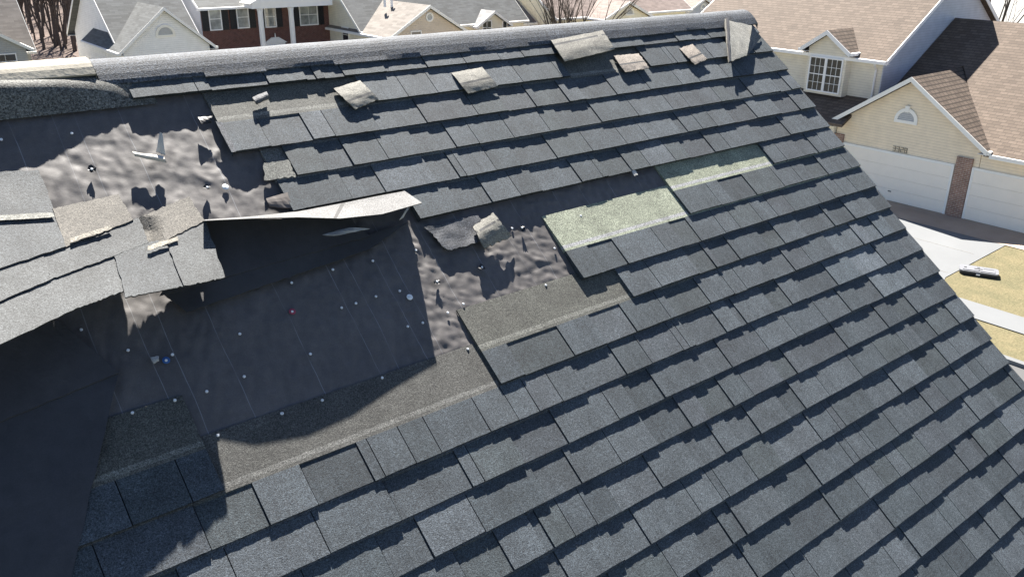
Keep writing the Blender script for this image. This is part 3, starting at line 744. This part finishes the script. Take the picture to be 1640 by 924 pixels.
# ---- the lifted mat of shingles at the left -----------------------------------
def mh(px, py):
    x, k = XK(px, py); s = min(max((k+.45)/3.75, 0), 1.25)
    f = 1+max(0, -3.6-x)*1.05
    return (.006+.145*s**1.15)*f
def mquad(name, tl, tr, br, bl, tint, lift=0., n=(24, 9), thick=.0065, m=None, hf=None, label=None, jag=1.5, tabs=None):
    hf = hf or mh; top = []; 
    for i in range(n[1]+1):
        row = []
        for j in range(n[0]+1):
            u, v = j/n[0], i/n[1]
            p = (np.array(tl)*(1-u)+np.array(tr)*u)*(1-v)+(np.array(bl)*(1-u)+np.array(br)*u)*v
            if i in (0, n[1]) : p = p+np.array([0, jag*mn.noise((p[0]*.21, p[1]*.21, 0))*1.2+jag*mn.noise((p[0]*.6, p[1]*.6, 3))*.8])
            if j in (0, n[0]) : p = p+np.array([jag*mn.noise((p[0]*.21, p[1]*.21, 4))*2, 0])
            h = hf(*p)+lift+.003*mn.noise((p[0]*.02, p[1]*.02, 1))
            row.append(PR(p[0], p[1], h))
        top.append(row)
    mb = MB(); mb.grid(top, tint); bot = [[np.array(p)-N*thick for p in r_] for r_ in top]
    mb.grid([list(reversed(r_)) for r_ in bot], (.03, .03, .032), 0)
    edge = [top[0], [r_[-1] for r_ in top], list(reversed(top[-1])), list(reversed([r_[0] for r_ in top]))]
    edb = [bot[0], [r_[-1] for r_ in bot], list(reversed(bot[-1])), list(reversed([r_[0] for r_ in bot]))]
    for a, b in zip(edge, edb): mb.grid([b, a], (.05, .05, .052))
    o = mb.build(name, m or M_SH, HR)
    if label: o['label'] = label
    return o
LG = (.050, .055, .058); LG2 = (.058, .062, .063); WARM = (.086, .079, .067)
LF = 'lifted_shingle'
mquad(LF, (-190, 286), (62, 272), (92, 350), (-190, 366), LG, -.010, label='dark lifted shingle above the pale glue strip')
mquad(LF, (-190, 352), (86, 344), (106, 394), (-190, 492), LG, -.003)
mquad(LF, (-190, 440), (60, 388), (82, 447), (-190, 560), LG2, -.010)
mquad(LF, (84, 334), (190, 311), (214, 352), (106, 395), WARM, -.007)
mquad(LF, (64, 408), (182, 364), (198, 404), (82, 447), LG2, -.012)
mquad(LF, (178, 366), (222, 348), (238, 388), (197, 404), LG2, -.0125)
mquad(LF, (-190, 500), (96, 426), (118, 496), (-190, 640), LG2, -.018)
mquad(LF, (90, 428), (180, 388), (206, 463), (117, 496), LG2, -.0185)
def mh5(px, py): return mh(px, py)-.030*min(max((262-px)/22, 0), 1)*min(max((py-340)/30, .2), 1)
mquad(LF, (219, 350), (303, 314), (327, 354), (234, 401), WARM, -.003, n=(24, 10), hf=mh5)
mquad(LF, (183, 408), (273, 377), (296, 458), (202, 476), LG, -.013)
mquad(LF, (268, 386), (328, 352), (361, 444), (294, 458), LG2, -.0065)
mquad('glue_strip', (-190, 357), (84, 340), (88, 347), (-190, 366), (.17, .17, .15), .0075, (10, 1), .001, jag=1.5)
mquad('glue_strip', (112, 382), (176, 361), (179, 366), (113, 388), (.20, .185, .15), .004, (10, 1), .001, jag=1.5)
mquad('glue_strip', (236, 394), (284, 379), (287, 384), (237, 401), (.20, .185, .15), .003, (10, 1), .001, jag=1.5)
# curled free tabs of the next course
top = [(326, 352), (400, 347), (478, 338.5), (560, 323), (600, 315), (648, 306)]; th = [.018, .015, .0155, .0155, .0155, .0155]
bot = [(326, 353.5), (400, 350), (478, 348), (545, 350), (612, 343), (676, 325)]; bh = [.125, .140, .142, .132, .118, .112]
def polyi(P_, u):
    u *= len(P_)-1; i = min(int(u), len(P_)-2); f = u-i; return np.array(P_[i], float)*(1-f)+np.array(P_[i+1], float)*f
mb = MB(); rows = []
for i in range(7):
    row = []
    for j in range(61):
        u = j/60; v = i/6
        a = polyi(top, u); b = polyi(bot, u); ha = polyi([(h,) for h in th], u)[0]; hb = polyi([(h,) for h in bh], u)[0]
        p = a*(1-v)+b*v; row.append(PR(p[0], p[1], ha*(1-v**1.3)+hb*v**1.3))
    rows.append(row)
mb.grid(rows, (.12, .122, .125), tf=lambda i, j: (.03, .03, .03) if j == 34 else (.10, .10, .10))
mb.grid([list(reversed([np.array(p)-N*.005 for p in r_])) for r_ in rows], (.028, .028, .03))
mb.grid([[np.array(p)-N*.005 for p in rows[-1]], rows[-1]], (.06, .06, .06)); mb.grid([[r_[-1] for r_ in rows], [np.array(r_[-1])-N*.005 for r_ in rows]], (.06, .06, .06))
o = mb.build('curled_shingle', M_SH, HR); o['label'] = 'bright curled up shingle strip catching the sun'
# extra loose layers of felt lying in the shade
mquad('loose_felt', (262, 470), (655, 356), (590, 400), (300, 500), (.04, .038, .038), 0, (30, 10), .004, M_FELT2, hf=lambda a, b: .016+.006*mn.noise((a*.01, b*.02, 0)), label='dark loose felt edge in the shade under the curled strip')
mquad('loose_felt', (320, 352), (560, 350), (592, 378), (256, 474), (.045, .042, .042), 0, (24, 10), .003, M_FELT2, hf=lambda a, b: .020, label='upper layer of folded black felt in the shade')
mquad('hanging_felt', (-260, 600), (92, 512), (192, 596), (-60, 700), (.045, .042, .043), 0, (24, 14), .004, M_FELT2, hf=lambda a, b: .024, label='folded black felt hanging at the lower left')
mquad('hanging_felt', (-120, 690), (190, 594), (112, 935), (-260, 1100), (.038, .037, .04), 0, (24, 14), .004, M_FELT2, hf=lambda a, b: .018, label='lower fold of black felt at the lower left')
# torn dark remnant left of the felt patch
mquad('torn_shingle_remnant', (682, 364), (768, 344), (776, 385), (716, 401), (.07, .073, .08), 0, (16, 10), .004, M_SH, hf=lambda a, b: .010+.004*mn.noise((a*.05, b*.05, 0)), jag=3.0, label='ragged dark shingle remnant on the felt')
mquad('torn_shingle_remnant', (421, 262), (462, 256), (474, 283), (425, 289), (.15, .15, .13), 0, (8, 6), .004, M_SH, hf=lambda a, b: .012, jag=2.0, label='pale broken shingle end at the start of a course')
mquad('torn_shingle_remnant', (345, 195), (356, 196), (379, 243), (371, 244), (.11, .113, .118), 0, (3, 8), .003, M_SH, hf=lambda a, b: .018, jag=.5)
mquad('torn_shingle_remnant', (500, 318), (545, 309), (566, 318), (520, 328), (.07, .074, .08), 0, (6, 3), .003, M_SH, hf=lambda a, b: .014, jag=.5)

# ---- nails -------------------------------------------------------------------
def disc(P, r, h, n=10, dome=0.):
    mb = MB(); P = np.array(P); a = U; b = -VD
    ring = lambda rr_, hh_: [P+a*cos(2*pi*i/n)*rr_+b*sin(2*pi*i/n)*rr_+N*hh_ for i in range(n)]
    lo, hi, up = ring(r, 0), ring(r, h*.6), ring(r*.7, h)
    for A_, B2 in ((lo, hi), (hi, up)):
        for i in range(n): j = (i+1) % n; mb.poly([A_[i], A_[j], B2[j], B2[i]])
    mb.poly(up); return mb
M_NAIL = plain('zinc_nail_head', (.70, .72, .74), .4, .5, .1, 40)
nails = [(547,493),(570,486),(602,475),(640,466),(653,523),(677,517),(497,567),(384,535),(391,603),(331,627),(280,641),(212,661),(516,641),(451,662),(349,697),(307,710),(612,605),(467,453),(597,418),(276,568),(130,528),(205,561),(666,401),(717,501),(749,559),(700,451),(742,487),(772,428),(888,398),(874,457),(930,346),(820,366),(115,214),(53,283),(2,224),(452,662),(533,432)]
for (px, py) in nails:
    x, k = XK(px, py); disc(PR(px, py, -.009+.004), .0048, .004).build('roofing_nail', M_NAIL, HR)
for (px, py, cname, col, nm) in ((468, 499, 'red', (.30, .05, .08), 'red plastic cap nail in the black felt'), (656, 476, 'white', (.80, .82, .82), 'white cap nail in the shaded felt'), (361, 300, 'pale', (.72, .74, .74), 'white cap nail in the sunlit felt'), (266, 577, 'blue', (.03, .10, .28), 'blue plastic cap nail in the black felt')):
    o = disc(PR(px, py, -.006), .0115, .0035, 16).build('cap_nail', plain(cname+'_plastic', col, .45, .4, .05), HR); o['label'] = nm
    disc(PR(px, py, -.0025), .0042, .003).build('nail_head', M_NAIL, o)
for (px, py) in ((147, 271), (332, 300), (772, 428), (700, 451), (836, 365)):
    mb = MB(); P = PR(px, py, .006); n = 9; rq = random.Random(px)
    rg_ = [P+U*cos(2*pi*i/n)*.014*rq.uniform(.7, 1.2)-VD*sin(2*pi*i/n)*.014*rq.uniform(.7, 1.2)+N*rq.uniform(-.006, .006) for i in range(n)]
    for i in range(n): mb.poly([P+N*-.002, rg_[i], rg_[(i+1) % n]]); mb.poly([rg_[i], P-N*.012, rg_[(i+1) % n]])
    o = mb.build('torn_cap', M_BLACKP, HR); disc(P+N*-.001, .0045, .004).build('nail_head', M_NAIL, o)

# ================================================================== LOOSE SHINGLE PIECES LYING ON THE ROOF
M_BACK = granule('shingle_back_dust', .45, .35, 200)
def loose(name, label, c4, h4, tint=(.165, .158, .135), glue=None, curl=.012, n=(14, 12), m=None, cat='shingle piece', group='torn shingle pieces on the roof', grain=(.05, .05, .05), gw=1, jag=.8):
    tl, tr, br, bl = c4; rows = []
    for i in range(n[1]+1):
        row = []
        for j in range(n[0]+1):
            u, v = j/n[0], i/n[1]
            p = (np.array(tl)*(1-u)+np.array(tr)*u)*(1-v)+(np.array(bl)*(1-u)+np.array(br)*u)*v
            if i in (0, n[1]): p = p+np.array([0, jag*mn.noise((p[0]*.3, p[1]*.3, 0))*1.6])
            if j in (0, n[0]): p = p+np.array([jag*mn.noise((p[0]*.3, p[1]*.3, 4))*1.6, 0])
            h = (h4[0]*(1-u)+h4[1]*u)*(1-v)+(h4[3]*(1-u)+h4[2]*u)*v + curl*sin(pi*v)*.8 + .002*mn.noise((u*4, v*4, tl[0]))
            row.append(PR(p[0], p[1], h))
        rows.append(row)
    mb = MB()
    def tf(i, j):
        if glue is not None and glue <= i < glue+gw and mn.noise((j*.7, tl[0], 0)) > -.45: return grain
        return tint
    mb.grid(rows, tf=tf); bt = [[np.array(p)-N*.0045 for p in r_] for r_ in rows]
    mb.grid([list(reversed(r_)) for r_ in bt], (.05, .05, .05))
    for a, b in ((rows[0], bt[0]), (rows[-1], bt[-1]), ([r_[0] for r_ in rows], [r_[0] for r_ in bt]), ([r_[-1] for r_ in rows], [r_[-1] for r_ in bt])): mb.grid([a, b], (.12, .11, .09))
    return mb.build(name, m or M_BACK, None, tags=(label, cat, group))
LPC = 'loose_shingle_piece'
loose(LPC, 'tan square shingle tab lying askew near the left end of the upper courses', ((534, 142), (577, 129), (607, 159), (569, 175)), (.013, .014, .027, .026), glue=7)
loose(LPC, 'tan shingle tab with a dark glue line, second from the left along the top', ((723, 117), (772, 108), (798, 138), (750, 150)), (.013, .014, .025, .025), glue=6)
loose(LPC, 'largest tan folded back shingle, overlapping the ridge cap', ((882, 65), (965, 49), (985, 79), (905, 99)), (.026, .026, .038, .042), glue=2, curl=.010)
loose(LPC, 'pinkish flipped tab just right of the largest folded shingle', ((983, 89.5), (1023, 86), (1040, 109), (1001, 116)), (.014, .014, .030, .030), tint=(.22, .19, .16), glue=6, curl=.006)
loose(LPC, 'small tan tab tilted near the right end of the top courses', ((1088, 78), (1109, 71), (1133, 95), (1113, 104)), (.014, .014, .032, .032), tint=(.21, .18, .15), glue=7, curl=.006)
loose(LPC, 'crumpled tan shingle piece standing on the felt in the middle', ((757, 362), (790, 341), (820, 378), (776, 398)), (.020, .030, .012, .020), glue=3, curl=.020, jag=2.0)
loose(LPC, 'tall curled grey shingle standing up at the right end of the ridge', ((1160, 27), (1205, 42), (1196, 89), (1167, 100)), (.024, .020, .048, .050), tint=(.21, .205, .18), glue=None, curl=.008)
loose('torn_shingle_edge', 'dark glue line strip along the left side of the standing corner shingle', ((1163, 29), (1167, 29), (1170, 98), (1167, 98)), (.030, .030, .054, .054), tint=(.04, .04, .045), n=(2, 10), curl=.008)
loose(LPC, 'dark triangular shingle flap at the rake beside the standing piece', ((1205, 42), (1219, 60), (1200, 88), (1195, 89)), (.048, .02, .012, .014), tint=(.10, .105, .11), curl=.0, m=M_SH)
loose(LPC, 'dark small shingle chip in the upper left gap of the top course', ((404, 156), (427, 147), (432, 157), (411, 167)), (.02, .02, .02, .02), tint=(.075, .078, .085), m=M_SH, n=(6, 5))
M_PAPER = plain('white_release_paper', (.50, .48, .44), .8, .2, .06, 30)
def scrap(label, c4, h4, m=None, tint=(1, 1, 1), curl=.004, name='paper_scrap', cat='paper scrap'):
    return loose(name, label, c4, h4, tint, None, curl, (8, 4), m or M_PAPER, cat, None)
scrap('white paper strip lying across the sunlit felt', ((212, 243), (262, 250), (267, 260), (216, 249)), (.016, .022, .018, .016), curl=.01)
scrap('upright pointed sliver of white paper on the sunlit felt', ((256, 212), (260, 214), (265, 248), (250, 243)), (.05, .05, .016, .016))
scrap('small white paper chip below the middle courses', ((1005, 262), (1009, 262), (1022, 279), (1017, 282)), (.012, .012, .014, .014), curl=.002)
scrap('bent white paper sliver hanging under the curled strip', ((652, 333), (656, 332), (646, 348), (640, 352)), (.03, .03, .02, .02), tint=(1, 1, 1))
scrap('torn silvery film scrap in the shade', ((517, 376), (560, 364), (592, 366), (540, 377)), (.022, .026, .022, .022), m=plain('dull_film', (.30, .31, .33), .5, .5, .3, 40), name='film_scrap', cat='film scrap')
scrap('small crooked foil shard below the lit felt spike', ((241, 572), (254, 570), (255, 577), (246, 582)), (.01, .01, .01, .01), m=plain('foil', (.35, .35, .34), .6, .4, .2, 50), name='foil_shard', cat='foil shard')
scrap('ragged black scrap at the edge of the upper courses', ((317, 188), (340, 186), (338, 196), (322, 198)), (.012, .02, .012, .02), m=M_BLACKP, name='felt_scrap', cat='felt scrap')
scrap('folded grey felt scrap beside the broken shingle end', ((426, 318), (460, 308), (470, 334), (432, 330)), (.012, .012, .012, .012), m=plain('felt_grey', (.12, .105, .095), .8), name='felt_scrap', cat='felt scrap')
